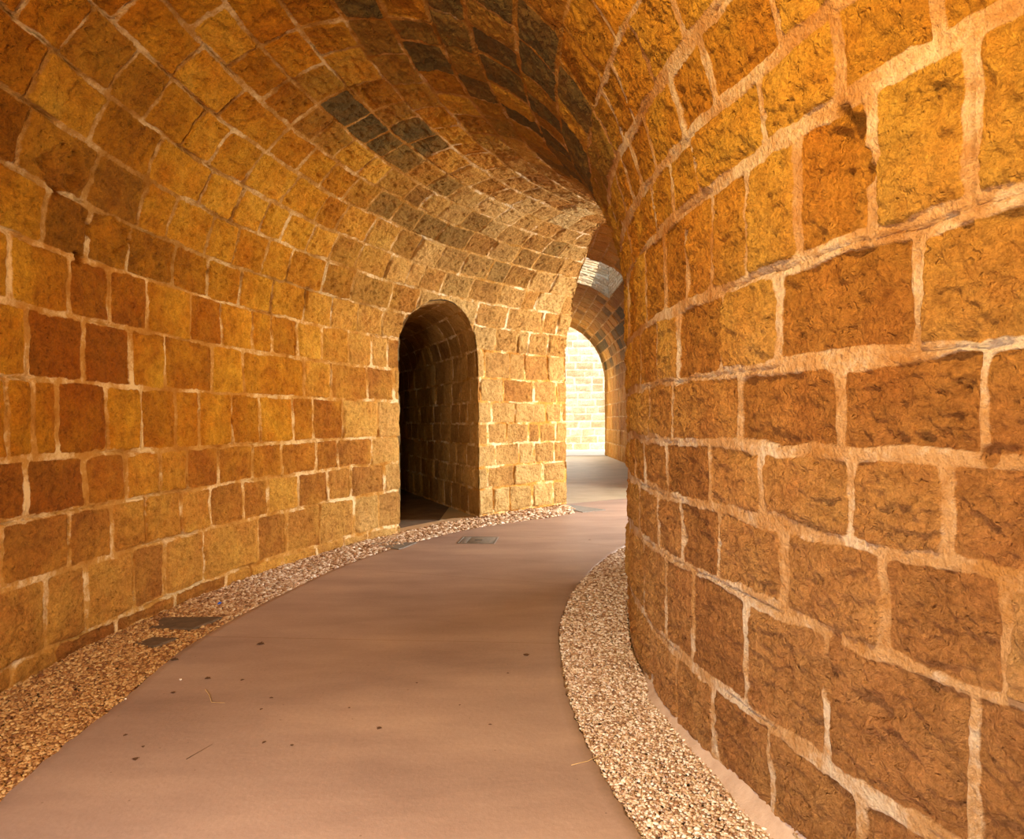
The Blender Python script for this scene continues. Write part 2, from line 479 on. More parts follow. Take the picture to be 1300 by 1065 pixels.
def ring_chunk(acc, ang, S, ms, rough, recess, chisel, hw, keepf=None, door=False, detail=True):
    AG, SG = np.meshgrid(ang, S, indexing='ij')
    a, s = AG.ravel().copy(), SG.ravel().copy()
    shape = AG.shape
    keep = None
    inside = None
    if door:
        f = door_f(a, s)
        inside = (f < 1) & (s < 4)
        # pull the vertices just inside the opening onto its outline
        ff = np.clip(f, 0.05, 1)
        band = inside & (f > 0.9)
        _, z, _, _ = ring_rz(s)
        t = (a - DA) * RO
        below = z <= DZ
        tn = np.where(below, np.sign(t) * DT, t / ff)
        zn = np.where(below, z, DZ + (z - DZ) / ff)
        a = np.where(band, DA + tn / RO, a)
        s = np.where(band, s + (zn - z), s)
        ins = inside.reshape(shape)
        bandg = band.reshape(shape)
        hard = ins & ~bandg
        h4 = hard[:-1, :-1] | hard[1:, :-1] | hard[1:, 1:] | hard[:-1, 1:]
        i4 = ins[:-1, :-1] & ins[1:, :-1] & ins[1:, 1:] & ins[:-1, 1:]
        keep = ~(h4 | i4)
    P, Nn, r = ring_pos(a, s)
    U = a * US
    Um = U * (r / US)
    hgt = np.zeros(len(a)); mort = hgt.copy(); rnd = hgt.copy(); rnd2 = hgt.copy()
    ac = a.copy(); scn = s.copy()
    def ev(M, m):
        e, r1, r2, r3, lu, ls, cell, _ = M.eval(U[m], s[m], P[m], hw)
        h, mo = stone_height(P[m], Um[m], s[m], e, r1, r2, r3, lu, ls, rough, recess, chisel, M.d)
        ac[m] = a[m] - lu / US; scn[m] = s[m] - ls
        hgt[m] = h; mort[m] = mo; rnd[m] = r1; rnd2[m] = r2
    if ms == 'auto':
        for M, m in ((MS_LEFT, (s < 3.16) & (a < DA)), (MS_PIER, (s < 3.16) & (a >= DA)),
                     (MS_TOP, (s >= 3.16) & (s < 8.85)), (MS_RIGHT, s >= 8.85)):
            if m.any(): ev(M, m)
    if door:
        hgt = np.where(inside, np.minimum(hgt, 0), hgt)
    soot = np.zeros(len(a))
    for (ca, cs, ra, rs, amt) in SOOT_SHADE:
        d = np.hypot((ac / D2 - ca) / ra, (scn - cs) / rs)
        soot = np.maximum(soot, amt * np.clip(1.35 - d, 0, 1))
    soot = np.clip(soot * (0.25 + 1.1 * rnd2), 0, 0.9)
    for (ca, cs, wa, ws, dep) in CRATERS:
        sel = (np.abs(a - ca * D2) * r < wa * 2.2) & (np.abs(s - cs) < ws * 2.2)
        if sel.any():
            q = P[sel]
            dn = np.hypot((a[sel] - ca * D2) * r[sel] / wa, (s[sel] - cs) / ws) + 0.35 * fbm(q * 16, 2, 77)
            hgt[sel] -= dep * sstep(1.08, 0.84, dn)
            mort[sel] *= sstep(0.8, 1.2, dn)
    # edges of the section stay put so neighbouring pieces meet
    V = P + Nn * hgt[:, None]
    if keepf is not None:
        c = lambda g: (g[:-1, :-1] + g[1:, :-1] + g[1:, 1:] + g[:-1, 1:]) / 4
        ag, sg = c(AG), c(SG)
        k2 = keepf(ag, sg)
        keep = k2 if keep is None else keep & k2
    Fq = grid_faces(shape[0], shape[1], keep)
    acc.add(V, Fq, {'mort': mort, 'rnd': rnd - 0.55 * sstep(17, 1, ac / D2) * sstep(4.4, 3.0, scn), 'rnd2': rnd2, 'soot': soot,  # dimmer near-left light put into the block tone, darker and redder
             'pale': np.clip(np.where(s < 8, 0.95 * sstep(16, 42, ac / D2) * (0.55 + .5 * rnd), 0) + np.where(s > 8.0, 0.62 * sstep(8.6, 10.9, s) - .25 * sstep(-6, 8, a / D2) * sstep(8.6, 10, s), 0.30 * sstep(1.7, 0.3, scn)), 0, 1)})  # daylight painted on pier, far left wall, right foot; left foot efflorescence

def ar(a, b, step):
    n = max(2, int(math.ceil(abs(b - a) / step)) + 1)
    return np.linspace(a, b, n)

TX = 4.15
def beyond(ag, sg):                       # past the crossing the ring goes on behind the inner wall
    r, _, _, _ = ring_rz(sg)
    return (CX - r * np.cos(ag)) > TX

Q = 1.0      # grid coarseness multiplier
DOORK = dict(door=True)
# outer wall
acc = Acc()
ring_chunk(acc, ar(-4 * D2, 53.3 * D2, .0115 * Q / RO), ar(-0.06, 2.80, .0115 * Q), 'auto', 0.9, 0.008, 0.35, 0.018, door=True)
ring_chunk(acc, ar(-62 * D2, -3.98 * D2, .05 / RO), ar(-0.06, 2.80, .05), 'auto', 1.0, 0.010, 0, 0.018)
ring_chunk(acc, ar(66 * D2, 96 * D2, .06 / RO), ar(-0.06, 2.80, .06), 'auto', 1.0, 0.010, 0, 0.018, keepf=beyond)
link('wall_left', acc.mesh('wall_left', M_LEFT), kind='structure', label='curved ochre block wall on the outer side of the tunnel, pierced by a small arched doorway')
# vault
acc = Acc()
cutf = lambda ag, sg: ag < angcut(sg)
def vault_grid(a0, a1, s0, s1, st, **k):
    ring_chunk(acc, ar(a0 * D2, a1 * D2, st * Q / 8.6), ar(s0, s1, st * Q), 'auto', 1.6, 0.012, 0.5, 0.017, **k)
def warp_cut_chunk(s0, s1, st):
    """fine vault between the camera and the crossing, ended exactly along the groin"""
    n = int((53.3 + 14) * D2 * 8.6 / st / Q)
    S = ar(s0, s1, st * Q)
    T = np.linspace(0, 1, n)
    return S, T
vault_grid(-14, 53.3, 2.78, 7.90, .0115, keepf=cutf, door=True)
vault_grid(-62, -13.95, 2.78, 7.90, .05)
vault_grid(50, 96, 2.78, 7.90, .06, keepf=beyond)
vault_grid(-30, -13.9, 7.0, 7.90, .012)
link('ceiling', acc.mesh('ceiling', M_CEIL), kind='structure', label='curving barrel vault of ochre and soot-darkened blocks')
# inner wall
acc = Acc()
SS = S_END
ring_chunk(acc, ar(-27 * D2, 16 * D2, .0064 * Q / RI), ar(7.89, SS + .06, .0064 * Q), 'auto', 1.15, 0.003, 1.0, 0.027)
ring_chunk(acc, ar(15.95 * D2, 96 * D2, .03 / RI), ar(7.89, SS + .06, .03), 'auto', 1.0, 0.004, 0, 0.025,
           keepf=lambda ag, sg: (sg > 8.85) | (ag < 47 * D2) | beyond(ag, sg))
ring_chunk(acc, ar(-62 * D2, -26.95 * D2, .05 / RI), ar(7.89, SS + .06, .05), 'auto', 1.0, 0.004, 0, 0.025)
link('wall_right', acc.mesh('wall_right', M_RIGHT), kind='structure', label='bulging inner wall of large rough orange blocks with wide pale joints')

# ------------------------------------------------------------------ generic block-built sheets
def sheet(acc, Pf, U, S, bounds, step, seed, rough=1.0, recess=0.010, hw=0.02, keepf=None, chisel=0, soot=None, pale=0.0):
    """Pf(u,s) -> position and inward normal"""
    UG, SG = np.meshgrid(U, S, indexing='ij')
    u, s = UG.ravel(), SG.ravel()
    P, Nn = Pf(u, s)
    r = np.random.RandomState(seed)
    M = Masonry(bounds, [fill_joints([], U[0] - 1, U[-1] + 1, step, r) for _ in range(len(bounds) - 1)], seed)
    e, r1, r2, r3, lu, ls, cell, _ = M.eval(u, s, P, hw)
    h, mo = stone_height(P, u, s, e, r1, r2, r3, lu, ls, rough, recess, chisel, M.d)
    V = P + Nn * h[:, None]
    keep = None
    if keepf is not None:
        Pg = P.reshape(UG.shape + (3,))
        c = (Pg[:-1, :-1] + Pg[1:, :-1] + Pg[1:, 1:] + Pg[:-1, 1:]) / 4
        keep = keepf(c)
    so = np.zeros(len(u)) if soot is None else soot(P, r2)
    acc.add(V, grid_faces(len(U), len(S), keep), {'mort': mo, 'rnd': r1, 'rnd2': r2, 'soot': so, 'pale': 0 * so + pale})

# ------------------------------------------------------------------ passage behind the doorway
DIR = np.array([-0.40, 0.9165, 0.0])
zt = [(-DT, z) for z in np.linspace(0, DZ, 90)]
arc_n = 90
zt += [(-DT * math.cos(t), DZ + DR * math.sin(t)) for t in np.linspace(0, math.pi, arc_n)[1:-1]]
zt += [(DT, z) for z in np.linspace(DZ, 0, 90)]
zt = np.array(zt)[::-1]
zt[:, 1] = np.where(zt[:, 1] < 0.001, -0.05, zt[:, 1])
plen = np.concatenate([[0], np.cumsum(np.hypot(*np.diff(zt, axis=0).T))])
def outline(s):
    t = np.interp(s, plen, zt[:, 0]); z = np.interp(s, plen, zt[:, 1])
    dt = np.interp(s + .01, plen, zt[:, 0]) - np.interp(s - .01, plen, zt[:, 0])
    dz = np.interp(s + .01, plen, zt[:, 1]) - np.interp(s - .01, plen, zt[:, 1])
    return t, z, dt, dz
def passage(u, s):
    t, z, dt, dz = outline(s)
    S_ = np.where(z < ZO, z, ZO + KS * np.arcsin(np.clip((z - ZO) / B, 0, 1)))
    P0, N0, r = ring_pos(DA + t / RO, S_)
    P = P0 + DIR[None] * (u + 0.012)[:, None] * 1.0
    tx = np.stack([np.sin(DA) * dt, np.cos(DA) * dt, dz], -1)
    n = np.cross(tx, DIR[None])
    n /= np.linalg.norm(n, axis=1)[:, None] + 1e-9
    cen = np.array([CX - RO * math.cos(DA), CY + RO * math.sin(DA), 1.6])
    Pl = P - DIR[None] * u[:, None]
    sg = np.sign(((cen[None] - Pl) * n).sum(1))
    return P, n * sg[:, None]
acc = Acc()
pb = [-.4, .05, .53, .89, 1.27, 1.63, 1.99, 2.38, 2.83, 3.2, 3.6, 4.0, 4.4, 4.8, 5.2, 5.6, 6.0, 6.4, 6.8, 7.2, 7.6, 8.0, 8.4]
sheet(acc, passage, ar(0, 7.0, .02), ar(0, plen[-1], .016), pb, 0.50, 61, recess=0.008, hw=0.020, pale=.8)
def pend(u, s):
    c = np.array([CX - RO * math.cos(DA), CY + RO * math.sin(DA), 0]) + DIR * 6.7
    P = c[None] + np.stack([u * .9165, u * .4, s], -1)
    return P, np.tile(-DIR, (len(u), 1))
sheet(acc, pend, ar(-1.6, 1.6, .05), ar(-.05, 3.6, .05), pb[:12], .5, 62)
link('wall_passage', acc.mesh('wall_passage', M_CEIL), kind='structure', label='unlit side passage of narrow blocks behind the small arched doorway')

# ------------------------------------------------------------------ far straight tunnel with its light shaft
TW, TS, TR = 2.58, 3.42, 2.72
Tcx = lambda y: 1.60 + 0.011 * (y - 21)
thl = math.pi * (TW + TR) / 2
TL = 2 * TS + thl
def far_t(u, s):
    th = np.clip((s - TS) / ((TW + TR) / 2), 0, math.pi)
    x = TW * np.cos(th); z = TS + TR * np.sin(th)
    z = np.where(s < TS, s, np.where(s > TS + thl, TL - s, z))
    nx = -np.cos(th) * TR; nz = -np.sin(th) * TW
    flat = (s < TS) | (s > TS + thl)
    nz = np.where(flat, 0, nz); nx = np.where(s < TS, -1, np.where(s > TS + thl, 1, nx))
    L = np.hypot(nx, nz)
    P = np.stack([Tcx(u) + x, u, z], -1)
    return P, np.stack([nx / L, 0 * u, nz / L], -1)
HX0, HX1, HY0, HY1 = 0.6, 3.18, 18.0, 21.2
def cut_r(r):
    return np.interp(r, [6.28, 8.22, 9.3, 10.17], [47.0, 47.2, 51.4, 53.3]) * D2
def far_keep(c):
    x, y, z = c[..., 0], c[..., 1], c[..., 2]
    r = np.hypot(x - CX, y - CY); a = np.arctan2(y - CY, CX - x)
    k = r > RI
    k &= ~((r <= RO) & (a < cut_r(r)))
    k &= ~((r > RO) & (x < 1.07) & (y < 12.28 + (1.07 - x) * .445))
    k &= ~((z > TS) & (x > HX0) & (x < HX1) & (y > HY0) & (y < HY1))
    k &= ~((x > 3.5) & (y < 13.9) & (z < 3.4) & (r > RI))       # mouth of the ring's continuation
    return k
acc = Acc()
tb = [-.4, 0]
x = 0
for d in [.62, .58, .55, .55, .55, .57] + [.40] * 22 + [.57, .55, .55, .55, .58, .62]:
    x += d; tb.append(x)
sootT = lambda P, r2: np.clip(1.3 * np.clip(1.2 - np.abs(P[:, 2] - 4.6) / 1.3, 0, 1) * (r2 * 1.4 - .25), 0, 1)
sheet(acc, far_t, ar(7.5, 30, .035), ar(-.05, TL + .05, .03), tb, 0.85, 71, hw=0.022, keepf=far_keep, recess=0.012, soot=sootT)
link('wall_far', acc.mesh('wall_far', M_FAR), kind='structure', label='barrel-vaulted cross tunnel of dark brown blocks beyond the pier')

# shaft walls, end faces and the pieces that close the crossing
acc = Acc()
def plane_sheet(acc, p0, p1, z0f, z1, seed, step=.6, st=.04, bh=.4, flipn=1, hw=.02):
    p0, p1 = np.array(p0, float), np.array(p1, float)
    L = np.linalg.norm(p1 - p0); d = (p1 - p0) / L
    n = np.array([d[1], -d[0], 0]) * flipn
    z0 = z0f if callable(z0f) else (lambda p: np.full(len(p), z0f))
    def Pf(u, s):
        p = p0[None] + d[None] * u[:, None]
        zz = z0(p)
        z = zz + (z1 - zz) * s / z1
        return np.stack([p[:, 0], p[:, 1], z], -1), np.tile(n, (len(u), 1))
    sheet(acc, Pf, ar(0, L, st), ar(0, z1, st), list(np.arange(-bh, z1 + 2 * bh, bh)), step, seed, hw=hw)
def vault_z(p):
    q = np.clip((p[:, 0] - Tcx(p[:, 1])) / TW, -1, 1)
    return TS + TR * np.sqrt(1 - q * q) - 0.0
SHZ = 7.6
plane_sheet(acc, (HX0, HY1), (HX1, HY1), vault_z, SHZ, 81)
plane_sheet(acc, (HX1, HY1), (HX1, HY0), vault_z, SHZ, 82)
plane_sheet(acc, (HX1, HY0), (HX0, HY0), vault_z, SHZ, 83)
plane_sheet(acc, (HX0, HY0), (HX0, HY1), vault_z, SHZ, 84)
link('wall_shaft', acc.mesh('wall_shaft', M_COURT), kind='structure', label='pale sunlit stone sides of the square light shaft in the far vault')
acc = Acc()
plane_sheet(acc, (0.98, 12.30), (-1.1, 13.24), 0.0, 6.4, 85, flipn=-1)
# spandrel above the groin, up to the far vault
Sg = ar(3.3, 8.9, .03)
def spandrel(u, s):
    Su = u
    P0, _, r = ring_pos(angcut(Su), Su)
    z = P0[:, 2] + (6.6 - P0[:, 2]) * s / 3.3
    return np.stack([P0[:, 0], P0[:, 1], z], -1), np.tile([0.75, 0.6, 0.0], (len(u), 1))
sheet(acc, spandrel, Sg, ar(0, 3.3, .06), list(np.arange(-.4, 4, .4)), .6, 86)
def inner_up(u, s):
    a = u / RI
    P = np.stack([CX - RI * np.cos(a), CY + RI * np.sin(a), 2.4 + s], -1)
    return P, np.stack([-np.cos(a), np.sin(a), 0 * a], -1)
sheet(acc, inner_up, ar(44 * D2 * RI, 66 * D2 * RI, .06), ar(0, 4.2, .06), list(np.arange(-.4, 5, .4)), .6, 87)
link('wall_crossing', acc.mesh('wall_crossing', M_FAR), kind='structure', label='upper masonry of the crossing behind the pier')

# roof of earth over the far tunnel so that daylight only enters by the shaft and the mouths
def slab_mesh(name, boxes, mat):
    V, Fq = [], []
    for (x0, y0, z0, x1, y1, z1) in boxes:
        b = len(V)
        V += [(x0, y0, z0), (x1, y0, z0), (x1, y1, z0), (x0, y1, z0), (x0, y0, z1), (x1, y0, z1), (x1, y1, z1), (x0, y1, z1)]
        Fq += [[b, b + 3, b + 2, b + 1], [b + 4, b + 5, b + 6, b + 7], [b, b + 1, b + 5, b + 4], [b + 1, b + 2, b + 6, b + 5], [b + 2, b + 3, b + 7, b + 6], [b + 3, b, b + 4, b + 7]]
    return mesh_from(name, np.array(V, float), np.array(Fq), mat, smooth=False)

def simple_mat(name, c1, c2, scale, rough=.9, bump=0.0, bscale=60, detail=5):
    m, nt, b = new_mat(name)
    tc = nt.nodes.new('ShaderNodeTexCoord').outputs['Object']
    r = ramp(nt, [(0.3, c1), (0.7, c2)])
    nt.links.new(noise_node(nt, tc, scale, detail, .65), r.inputs[0])
    nt.links.new(r.outputs[0], b.inputs['Base Color'])
    b.inputs['Roughness'].default_value = rough
    b.inputs['Specular IOR Level'].default_value = 0.25
    if bump:
        bp = nt.nodes.new('ShaderNodeBump'); bp.inputs['Distance'].default_value = bump; bp.inputs['Strength'].default_value = .7
        nt.links.new(noise_node(nt, tc, bscale, 5, .7), bp.inputs['Height'])
        nt.links.new(bp.outputs[0], b.inputs['Normal'])
    return m
M_EARTH = simple_mat('roof_earth', (.25, .18, .1), (.35, .26, .15), 2)
ZR = 6.75
link('roof_terrace', slab_mesh('roof_terrace', [(-12, -14, ZR, 20, HY0 - .1, 7.5), (-12, HY1 + .1, ZR, 20, 30.05, 7.5),
     (-12, HY0 - .1, ZR, HX0 - .1, HY1 + .1, 7.5), (HX1 + .1, HY0 - .1, ZR, 20, HY1 + .1, 7.5)], M_EARTH), kind='structure')

# ------------------------------------------------------------------ court beyond
acc = Acc()
def court(u, s):
    return np.stack([u, 36.0 + 0 * u, s], -1), np.tile([0, -1.0, 0], (len(u), 1))
sheet(acc, court, ar(-8, 14, .06), ar(-.05, 11, .05), [-.4, -0.05] + list(np.arange(.36, 12, .405)), .85, 91, rough=1.6, hw=.045, recess=.012)
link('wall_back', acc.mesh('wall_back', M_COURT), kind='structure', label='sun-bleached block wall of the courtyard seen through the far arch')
# end face of the far tunnel towards the court
yy = 30.0
cx30 = Tcx(30.0)
q = np.linspace(0, math.pi, 40)
inner = [(cx30 + TW, 0)] + [(cx30 + TW * math.cos(t), TS + TR * math.sin(t)) for t in q] + [(cx30 - TW, 0)]
V, Fq = [], []
for (x_, z_) in inner:
    dx, dz = x_ - cx30, max(z_, 0)
    V.append((x_, yy, z_))
    if z_ == 0: V.append((cx30 + (9 if dx > 0 else -9), yy, 0))
    else:
        k = 9 / max(abs(dx), 1e-6); k2 = 7.5 / z_
        k = min(k, 100)
        V.append((cx30 + dx * min(k, 3.3), yy, min(7.5, z_ * 3.3) if z_ * 3.3 < 7.5 else 7.5))
for i in range(len(inner) - 1):
    Fq.append([2 * i, 2 * i + 1, 2 * i + 3, 2 * i + 2])
link('wall_court_side', mesh_from('wall_court_side', np.array(V, float), np.array(Fq), simple_mat('court_stone', (.5, .38, .2), (.65, .5, .3), 3), smooth=False), kind='structure')

# ------------------------------------------------------------------ floor
def concrete():
    m, nt, b = new_mat('concrete_path')
    tc = nt.nodes.new('ShaderNodeTexCoord').outputs['Object']
    mp = nt.nodes.new('ShaderNodeMapping'); mp.inputs['Scale'].default_value = (0.45, 1.3, 1)
    nt.links.new(tc, mp.inputs['Vector'])
    r = ramp(nt, [(0.28, (.27, .185, .155)), (0.5, (.355, .25, .205)), (0.72, (.44, .315, .25))])
    nt.links.new(noise_node(nt, mp.outputs[0], 1.5, 6, .62), r.inputs[0])
    g = ramp(nt, [(0.25, (.86, .86, .86)), (0.75, (1.08, 1.08, 1.08))])
    nt.links.new(noise_node(nt, tc, 45, 6, .75), g.inputs[0])
    c = mixrgb(nt, 1.0, r.outputs[0], g.outputs[0], 'MULTIPLY')
    # small dark specks ground into the surface
    vo = nt.nodes.new('ShaderNodeTexVoronoi'); vo.inputs['Scale'].default_value = 9; vo.inputs['Randomness'].default_value = 1
    nt.links.new(tc, vo.inputs['Vector'])
    sp = math_n(nt, 'LESS_THAN', vo.outputs['Distance'], 0.045)
    c = mixrgb(nt, math_n(nt, 'MULTIPLY', sp, 0.55), c, (.12, .07, .045))
    nt.links.new(c, b.inputs['Base Color'])
    b.inputs['Roughness'].default_value = 0.62
    b.inputs['Specular IOR Level'].default_value = 0.3
    bp = nt.nodes.new('ShaderNodeBump'); bp.inputs['Distance'].default_value = .004; bp.inputs['Strength'].default_value = .5
    nt.links.new(math_n(nt, 'ADD', noise_node(nt, tc, 30, 6, .7), noise_node(nt, mp.outputs[0], 4, 3)), bp.inputs['Height'])
    nt.links.new(bp.outputs[0], b.inputs['Normal'])
    return m
M_CONC = concrete()
M_SOIL = simple_mat('soil_bed', (.13, .07, .03), (.26, .16, .08), 12, bump=.01)
r_out = lambda a: np.interp(a, [-62, -10, -6.5, -2, 3, 13, 20, 26.5, 36, 41, 46, 50, 52, 54], [9.4, 9.4, 9.41, 9.39, 9.48, 9.5, 9.58, 9.6, 9.57, 9.45, 9.33, 9.4, 9.7, 10.4])
r_in = lambda a: np.interp(a, [-62, -9, 3, 7, 13, 23, 30, 37, 95], [6.83, 6.80, 6.79, 6.81, 6.82, 6.88, 6.96, 7.07, 7.07])
def slab_strip(a0, a1, V, Fq):
    n = max(4, int((a1 - a0) / .5)); m = 40
    a = np.linspace(a0, a1, n); t = np.linspace(0, 1, m)
    base = len(V)
    for i in range(n):
        ri, ro = float(r_in(a[i])), float(r_out(a[i]))
        wob = 0.006 * math.sin(a[i] * 7.1) + .004 * math.sin(a[i] * 17.3)
        rr = ri + (ro - ri) * t
        prof = [(ri + wob + .006, -.09)] + [(ri + wob, -.008)] + [(ri + wob + .010, 0)] + [(x, 0) for x in rr[1:-1]] + [(ro + wob - .01, 0), (ro + wob, -.008), (ro + wob - .006, -.09)]
        for (r, z) in prof:
            V.append((CX - r * math.cos(a[i] * D2), CY + r * math.sin(a[i] * D2), z))
    k = len(prof)
    for i in range(n - 1):
        for j in range(k - 1):
            b = base + i * k + j
            Fq.append([b, b + k, b + k + 1, b + 1])
V, Fq = [], []
cuts = [-62, -30, -17, 4.9, 18.95, 35.7, 53.0, 70, 95]
for a0, a1 in zip(cuts[:-1], cuts[1:]):
    slab_strip(a0 + .014, a1 - .014, V, Fq)
link('floor', mesh_from('floor', np.array(V), np.array(Fq), M_CONC), kind='structure', label='smooth pinkish concrete path curving through the tunnel')
# concrete floor of the far tunnel and of the side passage
def poly(name, pts, z, mat, kind='structure', label=None):
    me = bpy.data.meshes.new(name)
    me.from_pydata([(x, y, z) for x, y in pts], [], [list(range(len(pts)))])
    me.materials.append(mat)
    return link(name, me, kind=kind, label=label)
M_FARC = simple_mat('far_concrete', (.36, .31, .22), (.50, .42, .31), 1.2, rough=.6, bump=.003)
poly('floor_far', [(-1.2, 9), (4.4, 9), (4.6, 30.2), (-1.2, 30.2)], -0.006, M_FARC)
poly('floor_court', [(-10, 30.2), (16, 30.2), (16, 37), (-10, 37)], -0.01, simple_mat('court_floor', (.7, .64, .52), (.8, .75, .65), 1))
dn = np.array([CX - RO * math.cos(DA), CY + RO * math.sin(DA), 0])
perp = np.array([.9165, .4, 0])
pp = [dn - perp * 1.3 - DIR * .3, dn + perp * 1.3 + DIR * .4, dn + perp * 1.3 + DIR * 8, dn - perp * 1.3 + DIR * 8]
poly('floor_passage', [(p[0], p[1]) for p in pp], -0.012, simple_mat('passage_floor', (.10, .07, .05), (.2, .14, .1), 3, bump=.006))
poly('ground', [(-60, -60), (60, -60), (60, 80), (-60, 80)], -0.10, M_SOIL)
# gravel beds: soil under the pebbles
def annulus(name, a0, a1, f0, f1, z, mat, n=200, m=6):
    V, Fq = [], []
    for a in np.linspace(a0, a1, n):
        for t in np.linspace(0, 1, m):
            r = f0(a) + (f1(a) - f0(a)) * t
            V.append((CX - r * math.cos(a * D2), CY + r * math.sin(a * D2), z))
    for i in range(n - 1):
        for j in range(m - 1):
            b = i * m + j
            Fq.append([b, b + m, b + m + 1, b + 1])
    return link(name, mesh_from(name, np.array(V), np.array(Fq), mat), kind='structure')
annulus('trim_1', -62, 53, lambda a: float(r_out(a)) - .03, lambda a: 10.25, -0.045, M_SOIL)
annulus('trim_2', -62, 60, lambda a: 6.2, lambda a: float(r_in(a)) + .03, -0.045, M_SOIL)

# low concrete sill across the doorway, running a little along the foot of the wall
V, Fq = [], []
aa = np.linspace(25.8, 42.6, 90)
for a in aa:
    w = 0.13 + .015 * math.sin(a * 3.1)
    for (r, z) in [(RO + .30, .012), (RO + .0, .014), (RO - w + .02, .012), (RO - w, 0.0), (RO - w - .005, -.06)]:
        V.append((CX - r * math.cos(a * D2), CY + r * math.sin(a * D2), z))
for i in range(len(aa) - 1):
    for j in range(4):
        b = i * 5 + j
        Fq.append([b, b + 5, b + 6, b + 1])
M_SILL = simple_mat('sill_concrete', (.42, .27, .15), (.58, .40, .24), 5, bump=.006)
link('trim_3', mesh_from('trim_3', np.array(V), np.array(Fq), M_SILL), kind='structure', label='low pinkish concrete sill in front of the dark arched doorway')
# mortar skirt at the foot of the inner wall
V, Fq = [], []
aa = np.linspace(-28, 1.5, 200)
for i, a in enumerate(aa):
    fade = min(1, (1.5 - a) / 4)
    w = (0.078 + .010 * math.sin(a * 1.3) + .002 * math.sin(a * 7.7)) * fade
    for t in np.linspace(0, 1, 6):
        r = RI - .02 + (w + .02) * t
        V.append((CX - r * math.cos(a * D2), CY + r * math.sin(a * D2), -.03 + (.075 * fade) * (1 - t) ** 1.4 + .0012 * math.sin(a * 11 + t * 5)))
for i in range(len(aa) - 1):
    for j in range(5):
        b = i * 6 + j
        Fq.append([b, b + 6, b + 7, b + 1])
M_SKIRT = simple_mat('skirt_mortar', (.40, .29, .22), (.54, .42, .34), 7, bump=.008)
link('baseboard_right', mesh_from('baseboard_right', np.array(V), np.array(Fq), M_SKIRT), kind='structure', label='sloping strip of grey mortar at the foot of the inner wall')

# ------------------------------------------------------------------ gravel
def gravel_material():
    m, nt, b = new_mat('gravel')
    a = nt.nodes.new('ShaderNodeAttribute'); a.attribute_name = 'rnd'
    r = ramp(nt, [(0, (.20, .10, .05)), (.25, (.40, .25, .15)), (.5, (.58, .42, .29)), (.75, (.68, .56, .45)), (1, (.85, .79, .72))])
    nt.links.new(a.outputs['Fac'], r.inputs[0])
    d = nt.nodes.new('ShaderNodeAttribute'); d.attribute_name = 'ochre_tint'
    c = mixrgb(nt, d.outputs['Fac'], r.outputs[0], (.72, .50, .22), 'MULTIPLY')
    nt.links.new(c, b.inputs['Base Color'])
    b.inputs['Roughness'].default_value = .75
    return m
M_GRAVEL = gravel_material()
def ico():
    t = (1 + 5 ** .5) / 2
    v = np.array([(-1, t, 0), (1, t, 0), (-1, -t, 0), (1, -t, 0), (0, -1, t), (0, 1, t), (0, -1, -t), (0, 1, -t), (t, 0, -1), (t, 0, 1), (-t, 0, -1), (-t, 0, 1)], float)
    v /= np.linalg.norm(v[0])
    f = np.array([(0, 11, 5), (0, 5, 1), (0, 1, 7), (0, 7, 10), (0, 10, 11), (1, 5, 9), (5, 11, 4), (11, 10, 2), (10, 7, 6), (7, 1, 8), (3, 9, 4), (3, 4, 2), (3, 2, 6), (3, 6, 8), (3, 8, 9), (4, 9, 5), (2, 4, 11), (6, 2, 10), (8, 6, 7), (9, 8, 1)])
    return v, f
